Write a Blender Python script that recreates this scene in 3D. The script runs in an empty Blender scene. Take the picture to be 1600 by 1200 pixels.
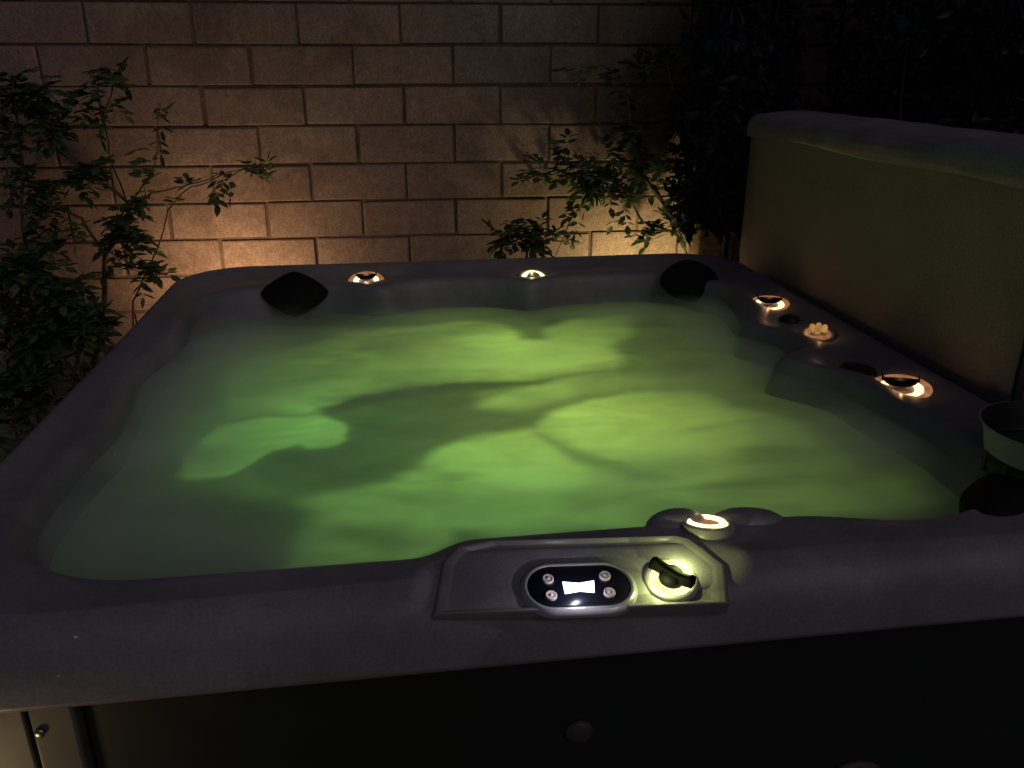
import bpy, bmesh, math, random
from mathutils import Vector, Matrix, noise

# ------------------------------------------------------------ camera, world, sun, exposure
sc = bpy.context.scene
col = sc.collection
F, PITCH, YAW, CZ = 1300.0, math.radians(21.04), math.radians(-8.0), 1.57
cam_d = bpy.data.cameras.new('camera'); cam = bpy.data.objects.new('camera', cam_d); col.objects.link(cam)
cam.location = (0, 0, CZ); cam.rotation_euler = (math.radians(90) - PITCH, 0, YAW)
cam_d.sensor_width = 36; cam_d.lens = F/1600*36; cam_d.clip_start = .02; cam_d.clip_end = 500
sc.camera = cam
w = bpy.data.worlds.new('World'); sc.world = w; w.use_nodes = True
wn = w.node_tree.nodes; wl = w.node_tree.links
bg = wn['Background']; sky = wn.new('ShaderNodeTexSky'); sky.sky_type = 'NISHITA'; sky.sun_disc = False
sky.sun_elevation = math.radians(40); sky.sun_rotation = math.radians(150)
sky.air_density = 1.0; sky.dust_density = 6.0
bg.inputs['Strength'].default_value = .0115
tint = wn.new('ShaderNodeMix'); tint.data_type = 'RGBA'; tint.blend_type = 'MULTIPLY'
tint.inputs[0].default_value = 1; tint.inputs[7].default_value = (.86, .86, 1.04, 1)
wl.new(sky.outputs[0], tint.inputs[6]); wl.new(tint.outputs[2], bg.inputs[0])
sun_d = bpy.data.lights.new('moon', 'SUN'); sun_d.energy = .03; sun_d.angle = math.radians(12); sun_d.color = (.8, .8, 1)
sun = bpy.data.objects.new('moon', sun_d); col.objects.link(sun)
sun.rotation_euler = (math.radians(50), 0, math.radians(30))
sc.view_settings.view_transform = 'Standard'; sc.view_settings.look = 'None'
sc.view_settings.exposure = 0; sc.view_settings.gamma = 1
sc.cycles.use_denoising = True
sc.cycles.max_bounces = 6; sc.cycles.diffuse_bounces = 3; sc.cycles.glossy_bounces = 3
sc.cycles.transmission_bounces = 4; sc.cycles.volume_bounces = 3; sc.cycles.max_bounces = 8
sc.cycles.caustics_reflective = False; sc.cycles.caustics_refractive = False
sc.cycles.sample_clamp_indirect = 3.0
random.seed(7)

# ------------------------------------------------------------ helpers
def ray(x, y):
    u = (x-800)/F; v = (600-y)/F
    f = math.cos(PITCH)+v*math.sin(PITCH); z = -math.sin(PITCH)+v*math.cos(PITCH)
    return Vector((u*math.cos(YAW)-f*math.sin(YAW), u*math.sin(YAW)+f*math.cos(YAW), z))
def at(x, y, Y):
    r = ray(x, y); return r*(Y/r.y) + Vector((0, 0, CZ))
def onz(x, y, z):
    r = ray(x, y); return r*((z-CZ)/r.z) + Vector((0, 0, CZ))

def link(name, me, m=None, parent=None):
    o = bpy.data.objects.new(name, me); col.objects.link(o)
    if m: me.materials.append(m)
    if parent: o.parent = parent
    return o
def obj(name, bm, m, parent=None, smooth=True):
    me = bpy.data.meshes.new(name); bm.normal_update(); bm.to_mesh(me); bm.free()
    for p in me.polygons: p.use_smooth = smooth
    return link(name, me, m, parent)
def empty(name, loc, label, cat, group=None):
    o = bpy.data.objects.new(name, None); col.objects.link(o); o.location = loc
    return tag(o, label, cat, group)
def tag(o, label=None, cat=None, group=None, kind=None):
    if label: o['label'] = label
    if cat: o['category'] = cat
    if group: o['group'] = group
    if kind: o['kind'] = kind
    return o

def mat(name, colr, rough=.5, metal=0, spec=.5, noise_amt=0, nscale=20, bump=0, bscale=60, bdist=.002, emit=None, es=0, coat=0, detail=5):
    m = bpy.data.materials.new(name); m.use_nodes = True
    n = m.node_tree.nodes; l = m.node_tree.links; b = n['Principled BSDF']
    b.inputs['Base Color'].default_value = (*colr, 1); b.inputs['Roughness'].default_value = rough
    b.inputs['Metallic'].default_value = metal; b.inputs['Specular IOR Level'].default_value = spec
    b.inputs['Coat Weight'].default_value = coat
    tc = n.new('ShaderNodeTexCoord')
    if noise_amt:
        t = n.new('ShaderNodeTexNoise'); t.inputs['Scale'].default_value = nscale; t.inputs['Detail'].default_value = detail
        l.new(tc.outputs['Object'], t.inputs['Vector'])
        r = n.new('ShaderNodeMapRange'); r.inputs[1].default_value = .3; r.inputs[2].default_value = .7
        r.inputs[3].default_value = 1-noise_amt; r.inputs[4].default_value = 1+noise_amt
        l.new(t.outputs[0], r.inputs[0])
        mx = n.new('ShaderNodeVectorMath'); mx.operation = 'SCALE'; mx.inputs[0].default_value = colr
        l.new(r.outputs[0], mx.inputs['Scale']); l.new(mx.outputs[0], b.inputs['Base Color'])
    if bump:
        t2 = n.new('ShaderNodeTexNoise'); t2.inputs['Scale'].default_value = bscale; t2.inputs['Detail'].default_value = 4
        l.new(tc.outputs['Object'], t2.inputs['Vector'])
        bp = n.new('ShaderNodeBump'); bp.inputs['Strength'].default_value = bump; bp.inputs['Distance'].default_value = bdist
        l.new(t2.outputs[0], bp.inputs['Height']); l.new(bp.outputs[0], b.inputs['Normal'])
    if emit:
        b.inputs['Emission Color'].default_value = (*emit, 1); b.inputs['Emission Strength'].default_value = es
    return m

M = {}
M['shell'] = mat('shell_acrylic', (.215, .205, .22), .45, noise_amt=.22, nscale=5, bump=.15, bscale=18, bdist=.003, spec=.4)
M['black'] = mat('black_rubber', (.006, .006, .006), .7, bump=.3, bscale=300, spec=.2)
M['cap'] = mat('dark_plastic', (.012, .012, .013), .5)
M['handle'] = mat('handle_plastic', (.002, .002, .002), .8, spec=.08)
M['escut'] = mat('valve_plastic', (.34, .30, .27), .35)
M['console'] = mat('console_plastic', (.19, .18, .185), .22, noise_amt=.12, nscale=8, bump=.12, bscale=25, bdist=.002)
M['panelblack'] = mat('panel_black', (.006, .006, .012), .25)
M['bezel'] = mat('bezel_silver', (.55, .53, .56), .25, metal=.6)
M['button'] = mat('button_grey', (.50, .40, .38), .4)
M['button_dot'] = mat('button_icon', (.12, .08, .08), .5)
M['screen'] = mat('screen_lit', (.8, .8, .9), .3, emit=(.86, .90, 1), es=3.6)
M['skirt'] = mat('skirt_board', (.009, .016, .011), .6, noise_amt=.3, nscale=12, bump=.2, bscale=40)
M['post'] = mat('corner_trim', (.10, .098, .082), .5, noise_amt=.2, nscale=15)
M['screw'] = mat('screw_steel', (.4, .4, .36), .3, metal=1)
M['cover'] = mat('cover_vinyl', (.26, .225, .185), .6, noise_amt=.10, nscale=5, bump=.25, bscale=260, bdist=.001, spec=.35)
M['flap'] = mat('cover_flap_vinyl', (.25, .235, .25), .33, noise_amt=.2, nscale=9, bump=.8, bscale=9, bdist=.01)
M['cord'] = mat('seam_cord', (.015, .014, .012), .7)
M['ground'] = mat('ground_paving', (.11, .10, .09), .85, noise_amt=.35, nscale=9, bump=.5, bscale=40, bdist=.006)
M['wood'] = mat('old_timber', (.085, .055, .035), .75, noise_amt=.4, nscale=14, bump=.6, bscale=30, bdist=.006)
M['bark'] = mat('bark', (.10, .075, .05), .85, noise_amt=.4, nscale=40, bump=.6, bscale=70)
M['pale_plastic'] = mat('pale_plastic', (.36, .33, .34), .45, noise_amt=.08, nscale=30)
M['drop'] = mat('water_drop', (.8, .8, .8), .03, spec=1)
M['lamp_body'] = mat('lamp_metal', (.03, .03, .028), .4, metal=.7)
M['stone'] = mat('dull_grey', (.05, .048, .045), .6, noise_amt=.2, nscale=30)

def speckle(m, scale, amt):
    n = m.node_tree.nodes; l = m.node_tree.links; b = n['Principled BSDF']; src = b.inputs['Base Color']
    tc = n.new('ShaderNodeTexCoord'); t = n.new('ShaderNodeTexNoise'); t.inputs['Scale'].default_value = scale; t.inputs['Detail'].default_value = 2
    l.new(tc.outputs['Object'], t.inputs['Vector'])
    q = n.new('ShaderNodeMapRange'); q.inputs[1].default_value = .3; q.inputs[2].default_value = .7; q.inputs[3].default_value = 1-amt; q.inputs[4].default_value = 1+amt
    l.new(t.outputs[0], q.inputs[0]); v = n.new('ShaderNodeVectorMath'); v.operation = 'SCALE'; l.new(q.outputs[0], v.inputs['Scale'])
    if src.is_linked: l.new(src.links[0].from_socket, v.inputs[0])
    else: v.inputs[0].default_value = src.default_value[:3]
    l.new(v.outputs[0], src)
speckle(M['shell'], 260, .13); speckle(M['shell'], 30, .07); speckle(M['console'], 260, .05); speckle(M['cover'], 190, .18); speckle(M['flap'], 190, .2)
def emission(name, colr, s, edge=None):
    m = bpy.data.materials.new(name); m.use_nodes = True; n = m.node_tree.nodes; l = m.node_tree.links
    n.remove(n['Principled BSDF']); e = n.new('ShaderNodeEmission'); e.inputs[0].default_value = (*colr, 1); e.inputs[1].default_value = s
    t = n.new('ShaderNodeTexNoise'); t.inputs['Scale'].default_value = 60; tc = n.new('ShaderNodeTexCoord')
    l.new(tc.outputs['Object'], t.inputs['Vector'])
    r = n.new('ShaderNodeMapRange'); r.inputs[1].default_value = .3; r.inputs[2].default_value = .7; r.inputs[3].default_value = s*.55; r.inputs[4].default_value = s*1.3
    l.new(t.outputs[0], r.inputs[0]); l.new(r.outputs[0], e.inputs[1])
    l.new(e.outputs[0], n['Material Output'].inputs[0]); return m
M['ring_amber'] = emission('ring_amber_lit', (1, .62, .34), 2.2)
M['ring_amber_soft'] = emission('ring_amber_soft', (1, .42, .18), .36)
M['ring_white'] = emission('ring_white_lit', (1, .86, .42), 2.6)
M['ring_lime'] = emission('ring_lime_lit', (.90, 1, .34), 2.2)
M['jewel'] = emission('jewel_lit', (1, .52, .15), .42)
M['lens'] = emission('lens_lit', (1, .62, .3), 6)

def leafmat(name, c1, c2):
    m = bpy.data.materials.new(name); m.use_nodes = True; n = m.node_tree.nodes; l = m.node_tree.links
    b = n['Principled BSDF']; b.inputs['Roughness'].default_value = .5; b.inputs['Specular IOR Level'].default_value = .3
    a = n.new('ShaderNodeAttribute'); a.attribute_name = 'tone'; a.attribute_type = 'GEOMETRY'
    mx = n.new('ShaderNodeMix'); mx.data_type = 'RGBA'; mx.inputs[6].default_value = (*c1, 1); mx.inputs[7].default_value = (*c2, 1)
    l.new(a.outputs['Fac'], mx.inputs[0]); l.new(mx.outputs[2], b.inputs['Base Color'])
    tr = n.new('ShaderNodeBsdfTranslucent'); l.new(mx.outputs[2], tr.inputs[0])
    ms = n.new('ShaderNodeMixShader'); ms.inputs[0].default_value = .3
    l.new(b.outputs[0], ms.inputs[1]); l.new(tr.outputs[0], ms.inputs[2]); l.new(ms.outputs[0], n['Material Output'].inputs[0])
    return m
M['leaf'] = leafmat('leaf_green', (.035, .06, .028), (.12, .18, .07))
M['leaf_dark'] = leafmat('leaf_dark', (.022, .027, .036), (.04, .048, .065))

# shapes
def add_box(bm, c, s, rot=None, bev=0):
    r = bmesh.ops.create_cube(bm, size=1); vs = r['verts']
    bmesh.ops.scale(bm, vec=s, verts=vs)
    if bev:
        es = {e for v in vs for e in v.link_edges}
        rb = bmesh.ops.bevel(bm, geom=list(es), offset=bev, segments=2, affect='EDGES', profile=.5)
        vs = list({v for f in rb['faces'] for v in f.verts} | {v for v in vs if v.is_valid})
    if rot: bmesh.ops.transform(bm, matrix=rot.to_4x4(), verts=vs)
    bmesh.ops.translate(bm, vec=c, verts=vs)
    return vs
def lathe(bm, prof, n=40, M4=None, sx=1, sy=1, cap=True):
    rings = []
    for r, z in prof:
        ring = []
        for i in range(n):
            a = 2*math.pi*i/n; p = Vector((r*sx*math.cos(a), r*sy*math.sin(a), z))
            ring.append(bm.verts.new(M4 @ p if M4 else p))
        rings.append(ring)
    for a, b in zip(rings, rings[1:]):
        for i in range(n): bm.faces.new((a[i], a[(i+1) % n], b[(i+1) % n], b[i]))
    if cap:
        if prof[0][0] > 1e-5: bm.faces.new(rings[0][::-1])
        if prof[-1][0] > 1e-5: bm.faces.new(rings[-1])
    return rings
def tube(bm, pts, rads, n=7):
    pts = [Vector(p) for p in pts]; prev = None
    for i, p in enumerate(pts):
        d = (pts[min(i+1, len(pts)-1)]-pts[max(i-1, 0)]).normalized()
        q = d.to_track_quat('Z', 'Y').to_matrix()
        r = rads[i] if isinstance(rads, (list, tuple)) else rads
        ring = [bm.verts.new(p+q @ Vector((r*math.cos(2*math.pi*k/n), r*math.sin(2*math.pi*k/n), 0))) for k in range(n)]
        if prev:
            for k in range(n): bm.faces.new((prev[k], prev[(k+1) % n], ring[(k+1) % n], ring[k]))
        prev = ring
def frame(loc, nrm, up=(0, 0, 1)):
    z = Vector(nrm).normalized(); x = Vector(up).cross(z)
    if x.length < 1e-3: x = Vector((1, 0, 0))
    x.normalize(); y = z.cross(x)
    m = Matrix((x, y, z)).transposed().to_4x4(); m.translation = Vector(loc); return m
def sm(a, b, x):
    t = min(1, max(0, (x-a)/(b-a))); return t*t*(3-2*t)
def gauss(x, c, s): return math.exp(-((x-c)/s)**2)

# ------------------------------------------------------------ ground
bm = bmesh.new(); bmesh.ops.create_grid(bm, x_segments=1, y_segments=1, size=60)
tag(obj('ground', bm, M['ground']), kind='structure')

# ------------------------------------------------------------ block wall
WD, WA = 3.62, math.radians(-2)
WN = Vector((-math.sin(WA), math.cos(WA), 0)); WT = Vector((math.cos(WA), math.sin(WA), 0))
def wpt(s, z, d=0): return WN*(WD-d)+WT*s+Vector((0, 0, z))
def block_material():
    m = mat('block_face', (.33, .255, .20), .9, noise_amt=0, bump=0)
    n = m.node_tree.nodes; l = m.node_tree.links; b = n['Principled BSDF']
    tc = n.new('ShaderNodeTexCoord')
    a = n.new('ShaderNodeAttribute'); a.attribute_name = 'tone'; a.attribute_type = 'GEOMETRY'
    t = n.new('ShaderNodeTexNoise'); t.inputs['Scale'].default_value = 3.2; t.inputs['Detail'].default_value = 8; t.inputs['Roughness'].default_value = .65
    l.new(tc.outputs['Object'], t.inputs[0])
    mx = n.new('ShaderNodeMix'); mx.data_type = 'RGBA'
    mx.inputs[6].default_value = (.21, .155, .125, 1); mx.inputs[7].default_value = (.36, .265, .22, 1)
    ad = n.new('ShaderNodeMath'); ad.operation = 'MULTIPLY_ADD'; ad.inputs[1].default_value = 1.5; ad.inputs[2].default_value = -.62
    l.new(t.outputs[0], ad.inputs[0]); a2 = n.new('ShaderNodeMath'); a2.use_clamp = True
    l.new(ad.outputs[0], a2.inputs[0]); l.new(a.outputs['Fac'], a2.inputs[1]); l.new(a2.outputs[0], mx.inputs[0])
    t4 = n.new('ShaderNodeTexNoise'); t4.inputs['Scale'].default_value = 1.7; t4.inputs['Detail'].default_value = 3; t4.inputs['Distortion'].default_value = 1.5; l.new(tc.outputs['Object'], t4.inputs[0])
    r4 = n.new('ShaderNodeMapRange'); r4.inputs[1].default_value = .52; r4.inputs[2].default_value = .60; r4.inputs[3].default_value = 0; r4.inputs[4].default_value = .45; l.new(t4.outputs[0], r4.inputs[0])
    m4 = n.new('ShaderNodeMix'); m4.data_type = 'RGBA'; m4.inputs[7].default_value = (.13, .085, .07, 1)  # dark reddish patches: stains, and leaf shadows painted into the block colour
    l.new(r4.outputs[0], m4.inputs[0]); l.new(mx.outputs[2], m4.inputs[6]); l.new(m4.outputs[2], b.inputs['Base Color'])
    t2 = n.new('ShaderNodeTexNoise'); t2.inputs['Scale'].default_value = 90; t2.inputs['Detail'].default_value = 6; l.new(tc.outputs['Object'], t2.inputs[0])
    t3 = n.new('ShaderNodeTexNoise'); t3.inputs['Scale'].default_value = 14; t3.inputs['Detail'].default_value = 4; l.new(tc.outputs['Object'], t3.inputs[0])
    b1 = n.new('ShaderNodeBump'); b1.inputs['Strength'].default_value = .35; b1.inputs['Distance'].default_value = .003; l.new(t2.outputs[0], b1.inputs['Height'])
    b2 = n.new('ShaderNodeBump'); b2.inputs['Strength'].default_value = .5; b2.inputs['Distance'].default_value = .010; l.new(t3.outputs[0], b2.inputs['Height'])
    l.new(b1.outputs[0], b2.inputs['Normal']); l.new(b2.outputs[0], b.inputs['Normal'])
    return m
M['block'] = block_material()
M['mortar'] = mat('mortar', (.13, .09, .066), .95, noise_amt=.3, nscale=20, bump=.6, bscale=80, bdist=.004)
wall = empty('block_wall', wpt(0, 0), 'tan concrete block wall in running bond behind the hot tub', 'wall')
WI = Matrix.Translation(-wpt(0, 0))
bm = bmesh.new()
rm = Matrix.Rotation(WA, 3, 'Z')
P_, H_ = .3985, .1527
z_top0 = 1.640
lay = None
tones = []
for row in range(-7, 12):
    z1 = z_top0 - row*H_; z0 = z1-H_
    if z1 < .05: continue
    off = .138 + (P_/2*.97 if row % 2 else 0)
    for k in range(-9, 10):
        s0 = off+k*P_
        dz = random.uniform(-.0025, .0025); g = .0055
        ww = P_-2*g+random.uniform(-.004, .003); hh = H_-2*g*.9+random.uniform(-.003, .002)
        n0 = len(bm.verts)
        c = wpt(s0+P_/2+random.uniform(-.003, .003), (z0+z1)/2+dz, -.045)-wpt(0, 0)
        vs = add_box(bm, c, (ww, .10+random.uniform(-.003, .003), hh), rm @ Matrix.Rotation(random.uniform(-.006, .006), 3, 'Y'), bev=.005)
        for v in vs: v.co += Vector((random.uniform(-.0016, .0016), random.uniform(-.001, .001), random.uniform(-.0016, .0016)))
        tones.append((len(bm.verts)-n0, random.uniform(0, .35)))
me = bpy.data.meshes.new('blocks'); bm.to_mesh(me); bm.free()
at_ = me.attributes.new('tone', 'FLOAT', 'POINT'); i = 0
vals = []
for n_, t in tones: vals += [t]*n_
for i in range(len(me.vertices)): at_.data[i].value = vals[i] if i < len(vals) else .2
for p in me.polygons: p.use_smooth = False
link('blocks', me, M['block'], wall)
speckle(M['block'], 120, .22); speckle(M['block'], 30, .14)
bm = bmesh.new(); add_box(bm, wpt(.1, 1.36, -.048)-wpt(0, 0), (7.6, .09, 2.7), rm)
obj('mortar', bm, M['mortar'], wall, False)

# ------------------------------------------------------------ hot tub
tub = empty('hot_tub', (.25, 1.98, 0), 'dark grey acrylic hot tub full of glowing green water', 'hot tub')
def tobj(name, bm, m, parent=None, smooth=True):
    """mesh built in world coordinates -> child of the tub (or of a part of it)"""
    o = obj(name, bm, m, None, smooth)
    par = parent or tub
    base = Vector((0, 0, 0)); q = par
    while q: base += q.location; q = q.parent
    o.data.transform(Matrix.Translation(-base)); o.parent = par
    return o
CX, CY = .25, 1.98
def rr_cast(th, x0, x1, y0, y1, r):
    """point of a rounded rectangle along the direction th from the tub centre"""
    cx, cy = (x0+x1)/2, (y0+y1)/2; hx, hy = (x1-x0)/2, (y1-y0)/2
    def sd(p):
        qx = abs(p[0]-cx)-hx+r; qy = abs(p[1]-cy)-hy+r
        return math.hypot(max(qx, 0), max(qy, 0))+min(max(qx, qy), 0)-r
    lo, hi = .1, 3.0; c, s = math.cos(th), math.sin(th)
    for _ in range(26):
        md = (lo+hi)/2
        if sd((CX+c*md, CY+s*md)) < 0: lo = md
        else: hi = md
    return lo
def outer_r(th): return rr_cast(th, -.746, 1.252, .930, 3.03, .23)
def inner_r(th):
    r = rr_cast(th, -.62, 1.03, 1.065, 2.735, .24)
    x = CX+r*math.cos(th); y = CY+r*math.sin(th)
    d = 0
    if math.sin(th) < -.3 and y < 1.3:                     # front: console ledge pushes into the basin
        d -= .042*(sm(.015, .075, x))*(1-sm(.62, .80, x))
        d += .022*sm(.8, 1.0, x)
    if math.sin(th) > .3 and y > 2.45:                     # back: two pods under the valves, hollows by the pillows
        d -= .065*gauss(x, -.09, .10)+.065*gauss(x, .455, .09)
        d += .02*gauss(x, .18, .12)
    if math.cos(th) > .3 and x > .9:                       # right: moulded seat backs
        d -= .11*gauss(y, 1.80, .075)+.075*gauss(y, 2.13, .085)
        d += .045*gauss(y, 1.38, .12)+.03*gauss(y, 2.45, .09)
    if math.cos(th) < -.3 and x < -.5:
        d -= .022*gauss(y, 2.25, .12); d += .02*gauss(y, 1.95, .1)
        d -= .02*gauss(y, 1.62, .1)
    return r+d
NA = 900
ths = [2*math.pi*i/NA for i in range(NA)]
RO = [outer_r(t) for t in ths]; RI = [inner_r(t) for t in ths]
# light smoothing of the inner curve
for _ in range(10): RI = [(RI[i-1]+RI[i]*2+RI[(i+1) % NA])/4 for i in range(NA)]
ZW = .80
def top_bumps(x, y):
    z = .0
    # dished surrounds of the valves
    for vx, vy in DISH: z -= .010*math.exp(-((x-vx)**2+(y-vy)**2)/.055**2)
    # raised rounded spine between the dishes
    z += .006*math.sin(x*9+1)*math.sin(y*7)*.5
    # left ledge: shallow sculpted shelf
    z -= .012*sm(-.60, -.64, x)*gauss(y, 1.95, .25)*0
    return z
DISH = [(-.105, 2.80), (.463, 2.77), (1.118, 2.324), (1.120, 2.02), (1.112, 1.614)]
bm = bmesh.new(); rows = []
CT = math.radians(14.5)                                  # tilt of the console face
CB = Vector((.03, .950, .876))
def sdpoly(x, y, P):
    d = 1e9; s = 1; n = len(P); j = n-1
    for i in range(n):
        ex, ey = P[j][0]-P[i][0], P[j][1]-P[i][1]; wx, wy = x-P[i][0], y-P[i][1]
        t = max(0, min(1, (wx*ex+wy*ey)/(ex*ex+ey*ey+1e-12))); bx, by = wx-ex*t, wy-ey*t
        d = min(d, bx*bx+by*by)
        c1, c2, c3 = y >= P[i][1], y < P[j][1], ex*wy > ey*wx
        if (c1 and c2 and c3) or (not c1 and not c2 and not c3): s = -s
        j = i
    return s*math.sqrt(d)
cu, cv = Vector((1, 0, 0)), Vector((0, math.cos(CT), math.sin(CT))); cn = cu.cross(cv)
def on_console(px, py, h=0):
    r = ray(px, py); o = Vector((0, 0, CZ)); t = (CB+cn*h-o).dot(cn)/r.dot(cn); return o+r*t
outline = [(676, 962), (690, 880), (712, 856), (760, 846), (1060, 838), (1080, 843), (1134, 884), (1140, 944)]
top = [on_console(*q) for q in outline]
ctr = sum(top, Vector())/len(top)
topxy = [(p.x, p.y) for p in top]
def carve(p):
    if p.z > .80 and p.y < 1.15 and -.1 < p.x < .6:
        zp = CB.z+(p.y-CB.y)*math.tan(CT)-.0012
        if zp < p.z:
            w_ = 1-sm(.001, .034, sdpoly(p.x, p.y, topxy)); p.z = p.z+(zp-p.z)*w_
    return p
def addrow(f): rows.append([bm.verts.new(carve(f(i))) for i in range(NA)])
def pt(i, r, z): return Vector((CX+r*math.cos(ths[i]), CY+r*math.sin(ths[i]), z))
def front(i): return sm(.55, .80, -math.sin(ths[i]))
for ins, fin, z in [(.035, .035, .795), (.012, .012, .788), (.002, .0, .790), (0, 0, .797), (.000, .004, .830), (.001, .010, .855), (.004, .020, .872), (.010, .032, .886), (.020, .048, .896), (.032, .062, .901)]:
    addrow(lambda i, ins=ins, fin=fin, z=z: pt(i, RO[i]-(ins*(1-front(i))+fin*front(i)), z))
NT = 22
for k in range(1, NT+1):
    t = k/NT
    def f(i):
        a = RO[i]-(.032*(1-front(i))+.062*front(i)); b = RI[i]+.02
        r = a+(b-a)*t; p = pt(i, r, .902-.006*t)
        # broad moulded dip running round the ledge on the wide sides
        wd = max(0, a-b); dip = .014*math.sin(math.pi*t)**2*sm(.09, .17, wd)
        p.z += top_bumps(p.x, p.y)*math.sin(math.pi*min(1, t*1.1)) - dip
        return p
    addrow(f)
for ins, z in [(.012, .8945), (.004, .890), (-.003, .882), (-.009, .870), (-.016, .850), (-.024, .82), (-.032, .79), (-.05, .72), (-.07, .62), (-.10, .45), (-.13, .37), (-.40, .34), (-.46, .31), (-.49, .22), (-.55, .14)]:
    addrow(lambda i, ins=ins, z=z: pt(i, max(.05, RI[i]+ins), z))
for a, b in zip(rows, rows[1:]):
    for i in range(NA): bm.faces.new((a[i], a[(i+1) % NA], b[(i+1) % NA], b[i]))
bm.faces.new(rows[-1])
bmesh.ops.recalc_face_normals(bm, faces=bm.faces)
tobj('shell', bm, M['shell'])

# moulded humps on the front ledge, either side of the lit ring, and on the right ledge
def hump(name, c, sx, sy, h, ang=0, m='shell'):
    bm = bmesh.new()
    prof = [(1.0, -.02), (1.0, 0), (.97, h*.22), (.88, h*.5), (.7, h*.78), (.45, h*.94), (.2, h), (1e-6, h*1.0)]
    mt = Matrix.Translation(c) @ Matrix.Rotation(ang, 4, 'Z') @ Matrix.Diagonal((sx, sy, 1, 1))
    lathe(bm, prof, 40, mt)
    bmesh.ops.remove_doubles(bm, verts=bm.verts, dist=1e-5)
    bmesh.ops.recalc_face_normals(bm, faces=bm.faces)
    return tobj(name, bm, M[m])
hump('diverter_dome', (.420, 1.108, .884), .052, .032, .024, .1)
hump('diverter_dome', (.535, 1.098, .885), .062, .030, .022, -.15)

# skirt, trim, base
bm = bmesh.new()
SX0, SX1, SY0, SY1 = -.69, 1.20, .985, 2.975
add_box(bm, ((SX0+SX1)/2, (SY0+SY1)/2-.0, .05), (SX1-SX0-.02, SY1-SY0-.02, .10))
tobj('base', bm, M['cap'], None, False)
def boards(name, horizontal_axis, fixed, a0, a1, step, side):
    bm = bmesh.new(); x = a0
    while x < a1-.01:
        wd = min(step, a1-x)
        if horizontal_axis == 'x': add_box(bm, (x+wd/2, fixed, .445), (wd-.0015, .022, .69), bev=.003)
        else: add_box(bm, (fixed, x+wd/2, .445), (.022, wd-.0015, .69), bev=.003)
        x += wd
    return tobj(name, bm, M['skirt'], None, False)
boards('skirt_panel', 'x', .985, -.455, 1.14, 2, 0)
boards('skirt_panel', 'x', 2.975, -.60, 1.12, .2, 0)
boards('skirt_panel', 'y', -.690, 1.05, 2.9, .2, 0)
boards('skirt_panel', 'y', 1.200, 1.05, 2.9, .2, 0)
def corner_post(x, y, sx, sy):
    bm = bmesh.new(); add_box(bm, (x, y, .445), (sx, sy, .70), bev=.005); return tobj('corner_post', bm, M['post'], None, False)
cp = corner_post(-.490, .975, .058, .03)
bm = bmesh.new(); lathe(bm, [(.007, 0), (.007, .003), (.005, .0045), (1e-6, .0045)], 16, frame((-.508, .9595, .728), (0, -1, 0))); tobj('screw', bm, M['screw'], cp)
bm = bmesh.new(); add_box(bm, (-.612, .985, .445), (.16, .022, .69), bev=.003); tobj('skirt_panel', bm, M['post'], None, False)
corner_post(1.175, .978, .06, .03); corner_post(1.175, 2.982, .06, .03); corner_post(-.665, 2.982, .06, .03)
bm = bmesh.new(); lathe(bm, [(.021, 0), (.021, .006), (.015, .010), (1e-6, .011)], 28, frame((.240, .973, .620), (0, -1, 0))); tobj('skirt_disc', bm, M['stone'])  # plain round grey disc on the skirt front
bm = bmesh.new(); lathe(bm, [(.060, 0), (.060, .006), (.05, .012), (.045, .009), (1e-6, .011)], 36, frame((.712, .973, .435), (0, -1, 0))); tobj('skirt_disc', bm, M['stone'])

# pillows
def pillow(c, nrm, wdt, hgt, point=.0, thick=.035):
    bm = bmesh.new(); mt = frame(c, nrm); n = 48; rings = []
    for r, z in [(1.0, -.012), (1.0, .004), (.96, .014), (.86, .024), (.65, .031), (.35, .0345), (.0, .035)]:
        ring = []
        for i in range(n):
            a = 2*math.pi*i/n; ca, sa = math.cos(a), math.sin(a)
            k = 1-point*(abs(math.sin(2*a))**1.0)*.22
            ring.append(bm.verts.new(mt @ Vector((ca*wdt/2*r*k, sa*hgt/2*r*k*(1.08 if sa < 0 else 1), z*thick/.035))))
        rings.append(ring)
    for a, b in zip(rings, rings[1:]):
        for i in range(n): bm.faces.new((a[i], a[(i+1) % n], b[(i+1) % n], b[i]))
    bm.faces.new(rings[0][::-1])
    bmesh.ops.remove_doubles(bm, verts=bm.verts, dist=1e-6)
    bmesh.ops.recalc_face_normals(bm, faces=bm.faces)
    return tobj('headrest', bm, M['black'])
pillow((-.335, 2.715, .873), (0.0, -.75, .70), .215, .150, .75)
pillow((.975, 2.640, .889), (-.12, -.70, .72), .195, .150, .35)
h3 = pillow((.985, 1.115, .876), (-.30, .30, .90), .22, .105, .3)
for c, sx, sy, an in [((1.077, 1.735, .884), .041, .05, .2), ((1.105, 2.155, .889), .028, .028, 0)]:
    bm = bmesh.new(); mt = Matrix.Translation(c) @ Matrix.Rotation(an, 4, 'Z') @ Matrix.Diagonal((sx, sy, 1, 1))
    lathe(bm, [(1, -.02), (1, .004), (.94, .008), (.5, .009), (1e-6, .0095)], 36, mt); tobj('jet_cap', bm, M['cap'])

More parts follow.
